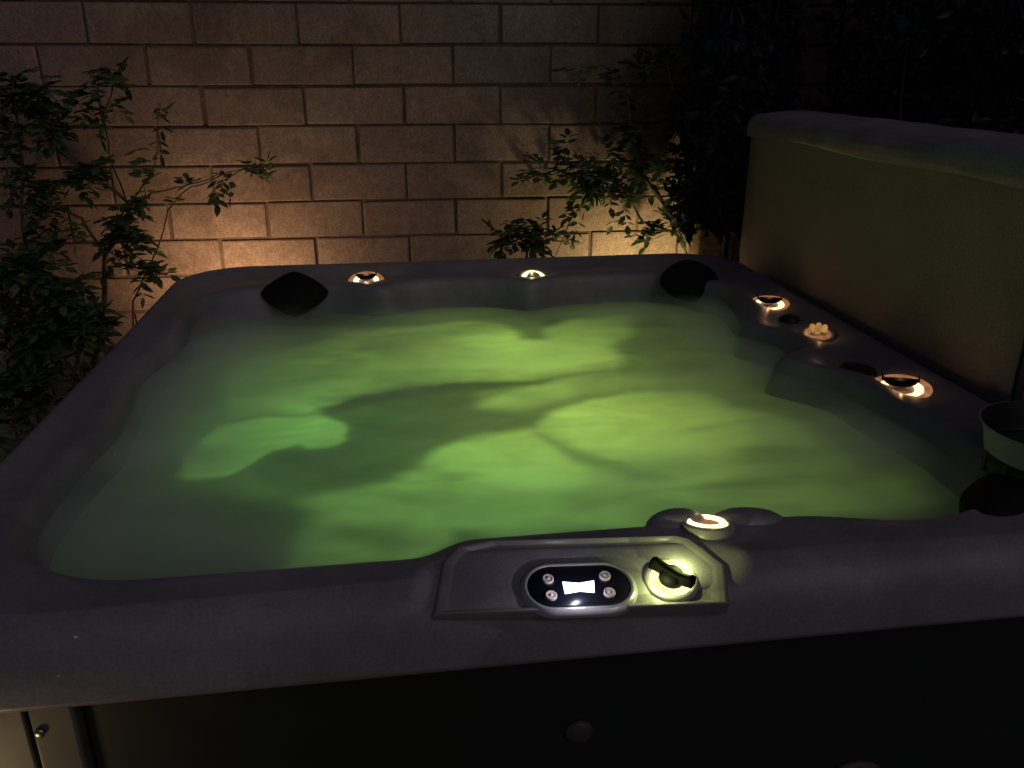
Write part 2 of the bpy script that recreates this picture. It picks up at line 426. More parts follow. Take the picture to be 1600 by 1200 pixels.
# valves
def lamp(name, loc, e, c, r):
    d = bpy.data.lights.new(name, 'POINT'); d.energy = e; d.color = c; d.shadow_soft_size = r
    o = bpy.data.objects.new(name, d); col.objects.link(o); o.location = loc; return o
def valve(c, nrm, R, ring, kind, ang=0, soft=None, label=None, glow=None):
    mt = frame(c, nrm, (0, 1, 0)) @ Matrix.Rotation(ang, 4, 'Z')
    bm = bmesh.new()
    lathe(bm, [(R*1.35, -.012), (R*1.35, .000), (R*1.28, .003), (R*1.08, .004), (R*1.02, .001)], 44, mt, cap=False)
    lathe(bm, [(R*.60, -.010), (R*.60, .001), (1e-6, .001)], 44, mt, cap=False)
    bmesh.ops.recalc_face_normals(bm, faces=bm.faces)
    v = tobj('air_valve', bm, M['escut'])
    if label: v['label'] = label
    bm = bmesh.new()
    lathe(bm, [(R*1.03, -.004), (R*1.0, .003), (R*.92, .006), (R*.82, .007), (R*.70, .004), (R*.60, -.001)], 48, mt, cap=False)
    tobj('light_ring', bm, M[ring], v)
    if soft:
        bm = bmesh.new(); lathe(bm, [(R*1.44, .0012), (R*1.30, .0050), (R*1.12, .0060), (R*1.04, .0035)], 44, mt, cap=False)  # emissive ring added for the amber light scattered round the valve
        tobj('glow_ring', bm, M[soft], v)
    if glow:
        for q_ in (-1, 1): lamp('valve_glow', mt @ Vector((0, q_*R*(.86 if kind != 'wing' else 1.02), .018)), glow[0]*.5, glow[1], 0)
    if kind == 'wing':                                   # hub with a two-ended grip
        bm = bmesh.new()
        lathe(bm, [(R*.58, 0), (R*.58, .010), (R*.50, .016), (1e-6, .018)], 36, mt)
        n = 15; prev = None
        for k in range(n):
            t = -1+2*k/(n-1); hw = R*(.17+.16*(1-abs(t))**1.0+.03*abs(t)**6); x = t*R*1.12
            zt = .020+.010*abs(t)**3 if abs(t) < .99 else .024
            yo = R*.14*(t**3)
            ring_ = [bm.verts.new(mt @ Vector(q)) for q in ((x, yo-hw, .008), (x, yo+hw, .008), (x, yo+hw*.7, zt), (x, yo-hw*.7, zt))]
            if prev:
                for j in range(4): bm.faces.new((prev[j], prev[(j+1) % 4], ring_[(j+1) % 4], ring_[j]))
            else: bm.faces.new(ring_[::-1])
            prev = ring_
        bm.faces.new(prev); bmesh.ops.recalc_face_normals(bm, faces=bm.faces)
        tobj('handle', bm, M['handle'], v)
    elif kind == 'hood':                                 # a raised half-moon lever over the far half of the ring
        bm = bmesh.new(); n = 17; prev = None
        for k in range(n):
            t = -1+2*k/(n-1); x = t*R*.84
            yb = R*.02+R*.25*t*t; yf = R*.02-R*.62*math.sqrt(max(0, 1-t*t))*.9+R*.30*abs(t)**3
            yb2 = R*.55-R*.08*t*t
            ring_ = [bm.verts.new(mt @ Vector(q)) for q in ((x, yf+R*.45, .006), (x, yb2, .004), (x, yb2, .015), (x, yf+R*.50, .012+.006*abs(t)**3))]
            if prev:
                for j in range(4): bm.faces.new((prev[j], prev[(j+1) % 4], ring_[(j+1) % 4], ring_[j]))
            else: bm.faces.new(ring_[::-1])
            prev = ring_
        bm.faces.new(prev); bmesh.ops.recalc_face_normals(bm, faces=bm.faces)
        tobj('handle', bm, M['handle'], v)
    elif kind == 'hex':
        bm = bmesh.new(); lathe(bm, [(R*.62, .003), (R*.50, .012), (1e-6, .012)], 6, mt); tobj('hub', bm, M['escut'], v, False)
    elif kind == 'open':
        bm = bmesh.new(); lathe(bm, [(R*.62, .0015), (1e-6, .0010)], 36, mt, cap=False); tobj('hub', bm, M['ring_amber_soft'], v)
    elif kind == 'jewel':
        bm = bmesh.new()
        for k in range(6):
            a = k*math.pi/3; bmesh.ops.create_icosphere(bm, subdivisions=2, radius=R*.24, matrix=mt @ Matrix.Translation((R*.55*math.cos(a), R*.55*math.sin(a), .018)))
        bmesh.ops.create_icosphere(bm, subdivisions=2, radius=R*.26, matrix=mt @ Matrix.Translation((0, 0, .022)))
        tobj('knob', bm, M['jewel'], v)
    return v
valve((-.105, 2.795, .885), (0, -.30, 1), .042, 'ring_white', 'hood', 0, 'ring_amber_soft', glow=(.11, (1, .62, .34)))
valve((.463, 2.765, .885), (0, -.25, 1), .040, 'ring_white', 'hex', glow=(.09, (1, .85, .4)))
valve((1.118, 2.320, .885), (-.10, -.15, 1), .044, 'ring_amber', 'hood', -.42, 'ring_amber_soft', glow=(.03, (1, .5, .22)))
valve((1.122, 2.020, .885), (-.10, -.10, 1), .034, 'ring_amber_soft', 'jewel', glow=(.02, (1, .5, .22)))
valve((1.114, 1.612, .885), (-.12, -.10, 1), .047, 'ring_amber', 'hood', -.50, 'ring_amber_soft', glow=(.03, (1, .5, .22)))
valve((.460, 1.084, .898), (.05, .22, 1), .032, 'ring_white', 'open', glow=(.006, (1, .85, .4)))

# console with its control panel and the lime lit valve
def inset(ps, k, dz): return [p+(ctr-p)*k + cn*dz for p in ps]
levels = [[p-cn*.02 for p in top], [p-cn*.001 for p in top], inset(top, .012, .0022), inset(top, .03, .0026), inset(top, .07, .001), inset(top, .12, -.003), inset(top, .15, -.0035)]
bm = bmesh.new(); R_ = []
for L in levels: R_.append([bm.verts.new(p) for p in L])
nO = len(outline)
for a, b in zip(R_, R_[1:]):
    for i in range(nO): bm.faces.new((a[i], a[(i+1) % nO], b[(i+1) % nO], b[i]))
bm.faces.new(R_[-1]); bmesh.ops.recalc_face_normals(bm, faces=bm.faces)
es = [e for e in bm.edges]
con = tobj('console', bm, M['console'], None, False)
bv = con.modifiers.new('bevel', 'BEVEL'); bv.width = .006; bv.segments = 3; bv.limit_method = 'ANGLE'; bv.angle_limit = math.radians(8)
for p in con.data.polygons: p.use_smooth = True

def stadium(u0, v0, hw, hh, n=20):
    pts = []
    for k in range(n+1):
        a = -math.pi/2+math.pi*k/n; pts.append((u0+hw-hh+hh*math.cos(a), v0+hh*math.sin(a)))
    for k in range(n+1):
        a = math.pi/2+math.pi*k/n; pts.append((u0-hw+hh+hh*math.cos(a), v0+hh*math.sin(a)))
    return pts
H0 = -.0035
pc = on_console(904, 921, H0); e1 = on_console(991, 918, H0); e0 = on_console(817, 924, H0)
tt = on_console(908, 884, H0); bb = on_console(902, 958, H0)
hw = (e1-e0).length/2; hh = (tt-bb).length/2
pu = (e1-e0).normalized(); pv = cn.cross(pu)
def pp(u, v, h): return pc+pu*u+pv*v+cn*h
def ring_mesh(levels):
    bm = bmesh.new(); R = []
    for (a, b, h) in levels: R.append([bm.verts.new(pp(u, v, h)) for u, v in stadium(0, 0, a, b)])
    n = len(R[0])
    for p, q in zip(R, R[1:]):
        for i in range(n): bm.faces.new((p[i], p[(i+1) % n], q[(i+1) % n], q[i]))
    return bm, R
bm, R = ring_mesh([(hw*.93, hh*.86, 0), (hw*.93, hh*.86, .007), (hw*.90, hh*.80, .009)])
bm.faces.new(R[-1]); bmesh.ops.recalc_face_normals(bm, faces=bm.faces)
panel = tobj('control_panel', bm, M['panelblack'])
bm, R = ring_mesh([(hw*1.06, hh*1.13, -.001), (hw*1.045, hh*1.10, .004), (hw*.985, hh*.97, .0085), (hw*.95, hh*.905, .010), (hw*.925, hh*.85, .008)])
bmesh.ops.recalc_face_normals(bm, faces=bm.faces); tobj('bezel', bm, M['bezel'], panel)
bm = bmesh.new()
scr = [on_console(*q, H0+.0105) for q in [(879, 909), (905, 911), (928, 907), (929, 925), (906, 923), (883, 927)]]
v1 = [bm.verts.new(p) for p in scr]; v0 = [bm.verts.new(p-cn*.003) for p in scr]
bm.faces.new(v1[::-1])
for i in range(6): bm.faces.new((v0[i], v0[(i+1) % 6], v1[(i+1) % 6], v1[i]))
bmesh.ops.recalc_face_normals(bm, faces=bm.faces); tobj('display', bm, M['screen'], panel, False)
for q in [(856, 906), (861, 932), (945, 901), (952, 927)]:
    c = on_console(*q, H0+.009); rb = .0082
    bm = bmesh.new(); mt = frame(c, cn)
    lathe(bm, [(rb, -.001), (rb, .003), (rb*.85, .0045), (rb*.72, .003), (rb*.35, .003)], 28, mt, cap=False)
    lathe(bm, [(rb*.34, .003), (rb*.30, .0042), (1e-6, .0045)], 20, mt, cap=False)
    tobj('button', bm, M['button'], panel)
kc = on_console(1048, 906, H0+.002)
valve(kc, cn, .0295, 'ring_lime', 'wing', math.radians(-48), None, 'lime lit round valve with black two ended grip on the console', glow=(.30, (.86, 1, .34)))
lamp('display_glow', on_console(906, 918, .035), .13, (.85, .88, 1), 0)

# water droplets on the shell
droplet_spots = [((118, 995), .872, .0022), ((91, 1056), .81, .0014), ((193, 677), .896, .0016), ((180, 711), .896, .0016)]
for (q, z, r), lb in zip(droplet_spots, ['bright water drop on the front lip at left', 'faint tiny water drop low on the front lip', 'upper water drop on the left ledge', 'lower water drop on the left ledge']):
    c = onz(*q, z) if z > .88 else at(*q, .944 if z > .85 else .931)
    bm = bmesh.new(); bmesh.ops.create_icosphere(bm, subdivisions=3, radius=r)
    o = obj('water_drop', bm, M['drop']); o.location = c; o.scale = (1.2, 1, .7)
    tag(o, lb, 'water drop', 'water drops on the tub rim')

# ------------------------------------------------------------ water
def poly(pts): return [(lambda p: (p.x, p.y))(onz(x, y, ZW)) for x, y in pts]
# (outline, brightness level inside it, softness in metres): bright and dim water painted into the colour, froth included
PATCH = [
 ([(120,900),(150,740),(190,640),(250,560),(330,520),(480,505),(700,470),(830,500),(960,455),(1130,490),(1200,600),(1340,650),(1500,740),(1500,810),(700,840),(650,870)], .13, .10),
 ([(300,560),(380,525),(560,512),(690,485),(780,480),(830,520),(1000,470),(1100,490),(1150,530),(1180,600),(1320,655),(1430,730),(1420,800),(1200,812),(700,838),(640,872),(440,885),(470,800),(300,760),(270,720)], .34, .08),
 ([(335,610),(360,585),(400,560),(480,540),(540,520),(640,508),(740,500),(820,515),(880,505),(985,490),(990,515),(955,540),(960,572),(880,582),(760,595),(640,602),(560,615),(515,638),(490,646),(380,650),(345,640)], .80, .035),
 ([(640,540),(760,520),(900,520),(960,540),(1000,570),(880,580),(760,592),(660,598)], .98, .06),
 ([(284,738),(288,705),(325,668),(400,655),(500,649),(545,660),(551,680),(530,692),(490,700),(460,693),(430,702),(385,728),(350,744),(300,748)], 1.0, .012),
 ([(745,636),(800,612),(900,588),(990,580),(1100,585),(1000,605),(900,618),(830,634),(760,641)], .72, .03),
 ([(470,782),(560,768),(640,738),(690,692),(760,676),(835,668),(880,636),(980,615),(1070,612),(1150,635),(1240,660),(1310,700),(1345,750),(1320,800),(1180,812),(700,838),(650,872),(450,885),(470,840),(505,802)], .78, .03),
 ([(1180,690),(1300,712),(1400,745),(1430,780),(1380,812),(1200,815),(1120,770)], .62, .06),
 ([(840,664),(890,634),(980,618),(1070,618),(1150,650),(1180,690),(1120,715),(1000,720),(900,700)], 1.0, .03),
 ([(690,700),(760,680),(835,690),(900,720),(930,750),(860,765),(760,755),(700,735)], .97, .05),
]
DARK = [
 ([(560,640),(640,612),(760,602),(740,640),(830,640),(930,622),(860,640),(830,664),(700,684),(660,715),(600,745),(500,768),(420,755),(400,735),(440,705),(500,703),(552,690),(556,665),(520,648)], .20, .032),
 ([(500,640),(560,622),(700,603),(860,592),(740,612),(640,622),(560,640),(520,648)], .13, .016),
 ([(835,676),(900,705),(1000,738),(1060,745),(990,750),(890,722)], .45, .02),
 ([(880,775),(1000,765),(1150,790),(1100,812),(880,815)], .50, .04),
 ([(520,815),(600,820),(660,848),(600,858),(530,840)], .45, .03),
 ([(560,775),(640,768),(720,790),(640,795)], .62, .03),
 ([(810,500),(850,500),(855,530),(815,530)], .30, .03),  # dark column reflection painted into the water colour
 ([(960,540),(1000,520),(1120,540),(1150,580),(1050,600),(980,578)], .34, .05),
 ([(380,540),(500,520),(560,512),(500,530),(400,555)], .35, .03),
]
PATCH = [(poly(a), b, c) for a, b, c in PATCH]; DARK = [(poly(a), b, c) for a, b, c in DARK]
def froth_glow(x, y):
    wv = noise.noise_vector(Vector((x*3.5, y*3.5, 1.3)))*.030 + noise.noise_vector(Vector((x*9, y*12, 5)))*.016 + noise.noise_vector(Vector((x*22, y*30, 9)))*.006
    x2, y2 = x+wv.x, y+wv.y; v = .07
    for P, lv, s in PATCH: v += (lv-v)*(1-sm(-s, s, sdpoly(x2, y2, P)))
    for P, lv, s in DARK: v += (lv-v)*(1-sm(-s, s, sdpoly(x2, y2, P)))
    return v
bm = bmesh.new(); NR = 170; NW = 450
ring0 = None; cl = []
ctrv = bm.verts.new((CX, CY, ZW)); cl.append(froth_glow(CX, CY))
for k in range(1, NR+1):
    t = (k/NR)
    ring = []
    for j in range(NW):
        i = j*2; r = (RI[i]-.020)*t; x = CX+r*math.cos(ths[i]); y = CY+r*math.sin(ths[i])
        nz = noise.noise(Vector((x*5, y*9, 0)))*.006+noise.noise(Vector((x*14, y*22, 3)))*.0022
        ring.append(bm.verts.new((x, y, ZW+nz*(1-t**6)))); cl.append(froth_glow(x, y))
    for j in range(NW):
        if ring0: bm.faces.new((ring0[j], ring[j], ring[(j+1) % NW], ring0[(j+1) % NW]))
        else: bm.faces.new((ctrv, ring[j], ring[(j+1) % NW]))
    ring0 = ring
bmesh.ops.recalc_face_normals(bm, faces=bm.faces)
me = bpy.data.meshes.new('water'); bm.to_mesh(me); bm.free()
a_ = me.attributes.new('froth_glow', 'FLOAT', 'POINT')
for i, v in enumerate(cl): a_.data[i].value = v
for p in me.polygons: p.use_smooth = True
m = bpy.data.materials.new('aerated_water'); m.use_nodes = True; n = m.node_tree.nodes; l = m.node_tree.links
n.remove(n['Principled BSDF'])
at_n = n.new('ShaderNodeAttribute'); at_n.attribute_name = 'froth_glow'
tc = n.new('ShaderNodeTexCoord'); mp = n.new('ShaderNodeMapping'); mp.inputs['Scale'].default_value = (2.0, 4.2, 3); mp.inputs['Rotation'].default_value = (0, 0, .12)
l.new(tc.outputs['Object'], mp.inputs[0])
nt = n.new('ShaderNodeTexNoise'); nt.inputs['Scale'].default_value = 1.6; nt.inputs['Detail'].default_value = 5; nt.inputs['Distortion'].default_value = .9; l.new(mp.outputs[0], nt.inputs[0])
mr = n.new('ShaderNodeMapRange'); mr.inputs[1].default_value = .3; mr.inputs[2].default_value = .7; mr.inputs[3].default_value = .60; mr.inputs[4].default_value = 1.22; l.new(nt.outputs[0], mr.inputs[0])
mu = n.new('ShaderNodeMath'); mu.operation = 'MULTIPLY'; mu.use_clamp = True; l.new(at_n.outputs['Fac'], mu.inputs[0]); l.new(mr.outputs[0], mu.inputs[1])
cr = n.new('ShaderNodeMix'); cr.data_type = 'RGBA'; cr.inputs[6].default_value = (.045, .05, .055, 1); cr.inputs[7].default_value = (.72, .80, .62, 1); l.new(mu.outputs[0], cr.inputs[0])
tr = n.new('ShaderNodeBsdfTranslucent'); l.new(cr.outputs[2], tr.inputs[0])
df = n.new('ShaderNodeBsdfDiffuse'); df.inputs[0].default_value = (.46, .46, .50, 1)
ad = n.new('ShaderNodeMixShader'); ad.inputs[0].default_value = .4; l.new(tr.outputs[0], ad.inputs[1]); l.new(df.outputs[0], ad.inputs[2])
gl = n.new('ShaderNodeBsdfGlossy'); gl.inputs['Roughness'].default_value = .22
fr = n.new('ShaderNodeFresnel'); fr.inputs[0].default_value = 1.33
ms = n.new('ShaderNodeMixShader'); l.new(fr.outputs[0], ms.inputs[0]); l.new(ad.outputs[0], ms.inputs[1]); l.new(gl.outputs[0], ms.inputs[2])
l.new(ms.outputs[0], n['Material Output'].inputs[0])
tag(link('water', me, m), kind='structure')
# thin steam hanging in the basin just over the water
bm = bmesh.new(); prev = None
STZ = [(0, .808), (.5, .808), (.985, .808), (1.0, .815), (1.0, .85), (.98, .868), (.9, .876), (.6, .876), (0, .87)]
for t, z in STZ:
    ring = [bm.verts.new((CX+(RI[j*6]-.018)*max(t, .001)*math.cos(ths[j*6]), CY+(RI[j*6]-.018)*max(t, .001)*math.sin(ths[j*6]), z)) for j in range(150)]
    if prev:
        for j in range(150): bm.faces.new((prev[j], ring[j], ring[(j+1) % 150], prev[(j+1) % 150]))
    prev = ring
bmesh.ops.remove_doubles(bm, verts=bm.verts, dist=.004); bmesh.ops.recalc_face_normals(bm, faces=bm.faces)
ms_ = bpy.data.materials.new('steam'); ms_.use_nodes = True; n = ms_.node_tree.nodes; l = ms_.node_tree.links
n.remove(n['Principled BSDF']); pv_ = n.new('ShaderNodeVolumePrincipled')
pv_.inputs['Color'].default_value = (.985, .985, .99, 1); pv_.inputs['Anisotropy'].default_value = .2
tc = n.new('ShaderNodeTexCoord'); mp = n.new('ShaderNodeMapping'); mp.inputs['Scale'].default_value = (2.4, 4.2, 7); mp.inputs['Rotation'].default_value = (0, 0, .3); l.new(tc.outputs['Object'], mp.inputs[0])
nt = n.new('ShaderNodeTexNoise'); nt.inputs['Scale'].default_value = 1; nt.inputs['Detail'].default_value = 3; nt.inputs['Distortion'].default_value = .6; l.new(mp.outputs[0], nt.inputs[0])
mr = n.new('ShaderNodeMapRange'); mr.inputs[1].default_value = .46; mr.inputs[2].default_value = .66; mr.inputs[3].default_value = .15; mr.inputs[4].default_value = 5.5; l.new(nt.outputs[0], mr.inputs[0])
sx_ = n.new('ShaderNodeSeparateXYZ'); l.new(tc.outputs['Object'], sx_.inputs[0])
def mth(op, a, b=None, c=None):
    q = n.new('ShaderNodeMath'); q.operation = op
    for k_, v_ in enumerate((a, b, c)):
        if v_ is None: continue
        if isinstance(v_, (int, float)): q.inputs[k_].default_value = v_
        else: l.new(v_, q.inputs[k_])
    return q.outputs[0]
def ramp(v, a, b, lo, hi):
    q = n.new('ShaderNodeMapRange'); q.interpolation_type = 'SMOOTHSTEP'; l.new(v, q.inputs[0])
    for k_, v_ in enumerate((a, b, lo, hi)): q.inputs[k_+1].default_value = v_
    return q.outputs[0]
left_ = ramp(sx_.outputs[0], -.22, -.52, 0, 5.5); right_ = ramp(sx_.outputs[0], .78, 1.0, 0, 3.5); nr_ = ramp(sx_.outputs[1], 1.25, 1.08, 0, 1.5)
tot = mth('ADD', mth('ADD', left_, right_), nr_)
tot = mth('MULTIPLY', tot, ramp(nt.outputs[0], .30, .65, .45, 1.35))
tot = mth('ADD', tot, mr.outputs[0]); tot = mth('MULTIPLY', tot, ramp(sx_.outputs[1], 2.36, 2.58, 1, .06))
l.new(tot, pv_.inputs['Density']); l.new(pv_.outputs[0], n['Material Output'].inputs['Volume'])
tag(obj('steam', bm, ms_), kind='stuff')
lamp('underwater_light', (.42, 1.72, .47), 3.9, (.80, 1, .18), .12)
lamp('underwater_light', (.35, 2.25, .45), 5.0, (.68, 1, .20), .12)
lamp('underwater_light', (-.15, 1.75, .45), 2.7, (.30, 1, .24), .12)
lamp('underwater_light', (.30, 1.35, .50), 1.5, (.30, 1, .26), .10)

# ------------------------------------------------------------ folded cover standing at the right
cover = empty('tub_cover', (1.40, 2.1, 0), 'folded taupe vinyl cover standing upright along the right side of the tub', 'cover')
def cobj(name, bm, m, smooth=True, parent=None):
    o = obj(name, bm, m, None, smooth); o.data.transform(Matrix.Translation(-cover.location)); o.parent = parent or cover; return o
# panel: rounded outline in the Y-Z plane, extruded in X
def slab(x0, x1, y0, y1, z0, z1, r0, name, m, seg=8, puff=.0):
    bm = bmesh.new(); pts = []
    for cy, cz, a0, r in ((y1-r0, z0+r0, -90, r0), (y1-.03, z1-.03, 0, .03), (y0+.03, z1-.03, 90, .03), (y0+r0, z0+r0, 180, r0)):
        for k in range(seg+1):
            a = math.radians(a0+90*k/seg); pts.append((cy+r*math.cos(a), cz+r*math.sin(a)))
    cy, cz = (y0+y1)/2, (z0+z1)/2
    L = []
    for x, k in ((x0, .955), (x0-.004, .90), (x0-.006-puff, .5),):
        L.append((x, k))
    rings = []
    for x, k in [(x0-puff, .0), (x0-puff*.9, .5), (x0-puff*.4, .85), (x0, .97), (x0+.012, .995), (x0+.03, 1), (x1-.03, 1), (x1-.012, .995), (x1, .97), (x1+puff*.5, .5), (x1+puff*.6, 0)]:
        rings.append([bm.verts.new((x, cy+(py-cy)*k, cz+(pz-cz)*k)) for py, pz in pts])
    nn = len(pts)
    for a, b in zip(rings, rings[1:]):
        for i in range(nn): bm.faces.new((a[i], a[(i+1) % nn], b[(i+1) % nn], b[i]))
    bmesh.ops.remove_doubles(bm, verts=bm.verts, dist=1e-5); bmesh.ops.recalc_face_normals(bm, faces=bm.faces)
    return cobj(name, bm, m)
slab(1.285, 1.385, 1.475, 2.985, .74, 1.372, .17, 'inner_panel', M['cover'], puff=.012)
slab(1.395, 1.495, .95, 2.985, .74, 1.372, .17, 'outer_panel', M['cover'], puff=.012)
slab(1.290, 1.385, .93, 1.470, .74, 1.372, .06, 'inner_panel', M['cover'], puff=.006)
# top flap over the fold, with soft wrinkles
bm = bmesh.new(); NY = 150; prof = [(1.279, 1.330), (1.276, 1.348), (1.279, 1.370), (1.290, 1.388), (1.315, 1.402), (1.36, 1.406), (1.41, 1.409), (1.46, 1.412), (1.500, 1.412), (1.514, 1.400), (1.516, 1.35), (1.515, 1.30)]
pr2 = []
for k in range(len(prof)-1):
    for j in range(4):
        t = j/4; pr2.append((prof[k][0]*(1-t)+prof[k+1][0]*t, prof[k][1]*(1-t)+prof[k+1][1]*t))
pr2.append(prof[-1]); prev = None
for j in range(NY+1):
    y = .93+(2.995-.93)*j/NY; ring = []
    for (x, z) in pr2:
        q = Vector((x*14, y*3.0, z*14)); w1 = noise.noise(q)*.0045+noise.noise(Vector((x*40, y*9, z*40)))*.0028
        sag = .004*math.sin(y*8)
        ring.append(bm.verts.new((x+(w1 if z < 1.385 else 0)*.6, y, z+(w1 if z > 1.37 else (sag if z < 1.335 else 0)))))
    if prev:
        for k in range(len(ring)-1): bm.faces.new((prev[k], prev[k+1], ring[k+1], ring[k]))
    prev = ring
bmesh.ops.recalc_face_normals(bm, faces=bm.faces)
fl = cobj('flap', bm, M['flap']); so = fl.modifiers.new('solid', 'SOLIDIFY'); so.thickness = .004
bm = bmesh.new(); tube(bm, [(1.277, 1.472, z) for z in (1.33, 1.2, 1.05, .92, .80)], .004, 6); cobj('seam', bm, M['cord'])
# lifter bracket feet so that the cover stands on something
for y in (1.3, 2.7):
    bm = bmesh.new(); add_box(bm, (1.39, y, .37), (.05, .05, .74), bev=.004); add_box(bm, (1.39, y, .735), (.24, .06, .012)); add_box(bm, (1.39, y, .01), (.2, .12, .02))
    cobj('lifter_leg', bm, M['lamp_body'], False)

# ------------------------------------------------------------ skimmer bucket on the right corner
fb = empty('filter_basket', (1.118, 1.168, .887), 'pale tapered filter basket with dark slotted band on the right corner ledge', 'basket')
bm = bmesh.new(); n = 56
lathe(bm, [(.107, .046), (.108, .050), (.112, .074), (.121, .095), (.124, .0975), (.121, .0975)], n, cap=False)
obj('rim', bm, M['pale_plastic'], fb)
bm = bmesh.new(); lathe(bm, [(.099, 0), (.103, .004), (.105, .047), (.090, .048), (.088, .01), (1e-6, .01)], n, cap=True); obj('body', bm, M['cap'], fb)
bm = bmesh.new(); lathe(bm, [(.1205, .0972), (.116, .090), (.106, .06), (.100, .03), (1e-6, .028)], n, cap=False); obj('dark_inside', bm, M['cap'], fb)  # dark surface added to make the basket's inside dark
for k in range(12):
    a = 2*math.pi*(k+.35)/12; bm = bmesh.new(); add_box(bm, (0, 0, 0), (.004, .007, .036), None, bev=.001); bmesh.ops.transform(bm, matrix=Matrix.Rotation(a, 4, 'Z') @ Matrix.Translation((.1045, 0, .024)), verts=bm.verts)
    obj('rib', bm, M['stone'], fb, False)

# ------------------------------------------------------------ timber post by the wall
bm = bmesh.new(); add_box(bm, (0, 0, 1.1), (.155, .12, 2.2), bev=.006)
bmesh.ops.subdivide_edges(bm, edges=[e for e in bm.edges if e.calc_length() > 1], cuts=30)
for v in bm.verts: v.co.x += .003*noise.noise(Vector((0, 0, v.co.z*3))); v.co.y += .003*noise.noise(Vector((5, 0, v.co.z*3)))
po = obj('timber_post', bm, M['wood'], None, False); po.location = (1.325, 3.36, 0)
tag(po, 'dark timber post in front of the block wall at the back corner of the tub', 'post')

# ------------------------------------------------------------ plants
def leaflet(bm, base, d, up, L, Wd, tone, tl):
    d = d.normalized(); s = d.cross(up).normalized()*Wd; u = s.cross(d).normalized()
    pts = [base, base+d*L*.35+s*.9-u*L*.02, base+d*L*.7+s*.7-u*L*.06, base+d*L-u*L*.14, base+d*L*.7-s*.7-u*L*.06, base+d*L*.35-s*.9-u*L*.02]
    mid1 = base+d*L*.35+u*L*.05; mid2 = base+d*L*.7+u*L*.01
    v = [bm.verts.new(p) for p in pts+[mid1, mid2]]
    for f in ((0, 1, 6), (1, 2, 7, 6), (2, 3, 7), (3, 4, 7), (4, 5, 6, 7), (5, 0, 6)): bm.faces.new([v[i] for i in f])
    tl += [tone]*8
def rnd_dir(): 
    while True:
        v = Vector((random.uniform(-1, 1), random.uniform(-1, 1), random.uniform(-1, 1)))
        if .1 < v.length < 1: return v.normalized()
def compound(bm, base, d, L, tl, n=3, size=1):
    """a pinnate leaf: pairs of narrow leaflets along a drooping stalk"""
    d = d.normalized(); up = Vector((0, 0, 1)); tone = random.random()
    side = d.cross(up).normalized() if abs(d.z) < .95 else Vector((1, 0, 0))
    for k in range(n):
        t = (k+.8)/(n+.2); p = base+d*L*t+Vector((0, 0, -L*.28*t*t))
        for s in (-1, 1):
            leaflet(bm, p, d*.55+side*s+rnd_dir()*.25, up+rnd_dir()*.6, size*random.uniform(.034, .058), size*random.uniform(.011, .017), tone*.8+random.random()*.2, tl)
    leaflet(bm, base+d*L+Vector((0, 0, -L*.28)), d+Vector((0, 0, -.4)), up+rnd_dir()*.5, size*.05, size*.015, tone, tl)
def foliage_obj(bm, tl, m, parent):
    me = bpy.data.meshes.new('foliage'); bm.to_mesh(me); bm.free()
    a = me.attributes.new('tone', 'FLOAT', 'POINT')
    for i in range(len(me.vertices)): a.data[i].value = tl[i]
    me.transform(Matrix.Translation(-parent.location)); return link('foliage', me, m, parent)
DENS = .27
def shrub(name, label, base, branches, clusters, m='leaf', group='plants growing against the wall', size=1.0, stray=14):
    root = empty(name, base, label, 'plant', group)
    bs = bmesh.new(); bl = bmesh.new(); tl = []; nodes = []
    for pts, r0, r1 in branches:
        P = [at(x, y, Y) if len((x, y, Y)) == 3 and x > -900 else Vector(base) for x, y, Y in pts]
        # subdivide with a little wander
        Q = []
        for a, b in zip(P, P[1:]):
            for k in range(6): 
                t = k/6; q = a.lerp(b, t); q += noise.noise_vector(q*9)*.012; Q.append(q)
        Q.append(P[-1]); n_ = len(Q)
        tube(bs, Q, [r0+(r1-r0)*i/(n_-1) for i in range(n_)], 7); nodes += Q[n_//4:]
        for q in Q[n_//3:]:
            if random.random() < stray/30: compound(bl, q, rnd_dir()+Vector((0, -.2, .2)), random.uniform(.05, .09), tl, random.choice((2, 3)), size)
    for cx, cy, Y, rx, ry, cnt in clusters:
        c = at(cx, cy, Y); ex = at(cx+rx, cy, Y)-c; ez = at(cx, cy-ry, Y)-c
        near = min(nodes, key=lambda q: (q-c).length) if nodes else c
        cnt = int(cnt*DENS); ntw = max(1, round(cnt/7))
        for tw in range(ntw):
            tip = c+ex*random.gauss(0, .5)+ez*random.gauss(0, .5)+Vector((0, random.uniform(-.08, .08), 0))
            st = min(nodes, key=lambda q: (q-tip).length+random.random()*.08) if nodes else near
            mid = st.lerp(tip, .5)+rnd_dir()*.02
            tube(bs, [st, mid, tip], [.0022, .0017, .001], 5)
            for k in range(max(2, round(cnt/ntw))):
                q = st.lerp(tip, random.uniform(.35, 1))+rnd_dir()*random.uniform(0, .035)
                compound(bl, q, rnd_dir()+Vector((0, 0, .1)), random.uniform(.045, .09), tl, random.choice((2, 3, 3)), size)
    obj_ = obj('stem', bs, M['bark'], None); obj_.data.transform(Matrix.Translation(-root.location)); obj_.parent = root
    foliage_obj(bl, tl, M[m], root)
    return root
YB = 3.38
def g(x, y): return (x, y, YB)
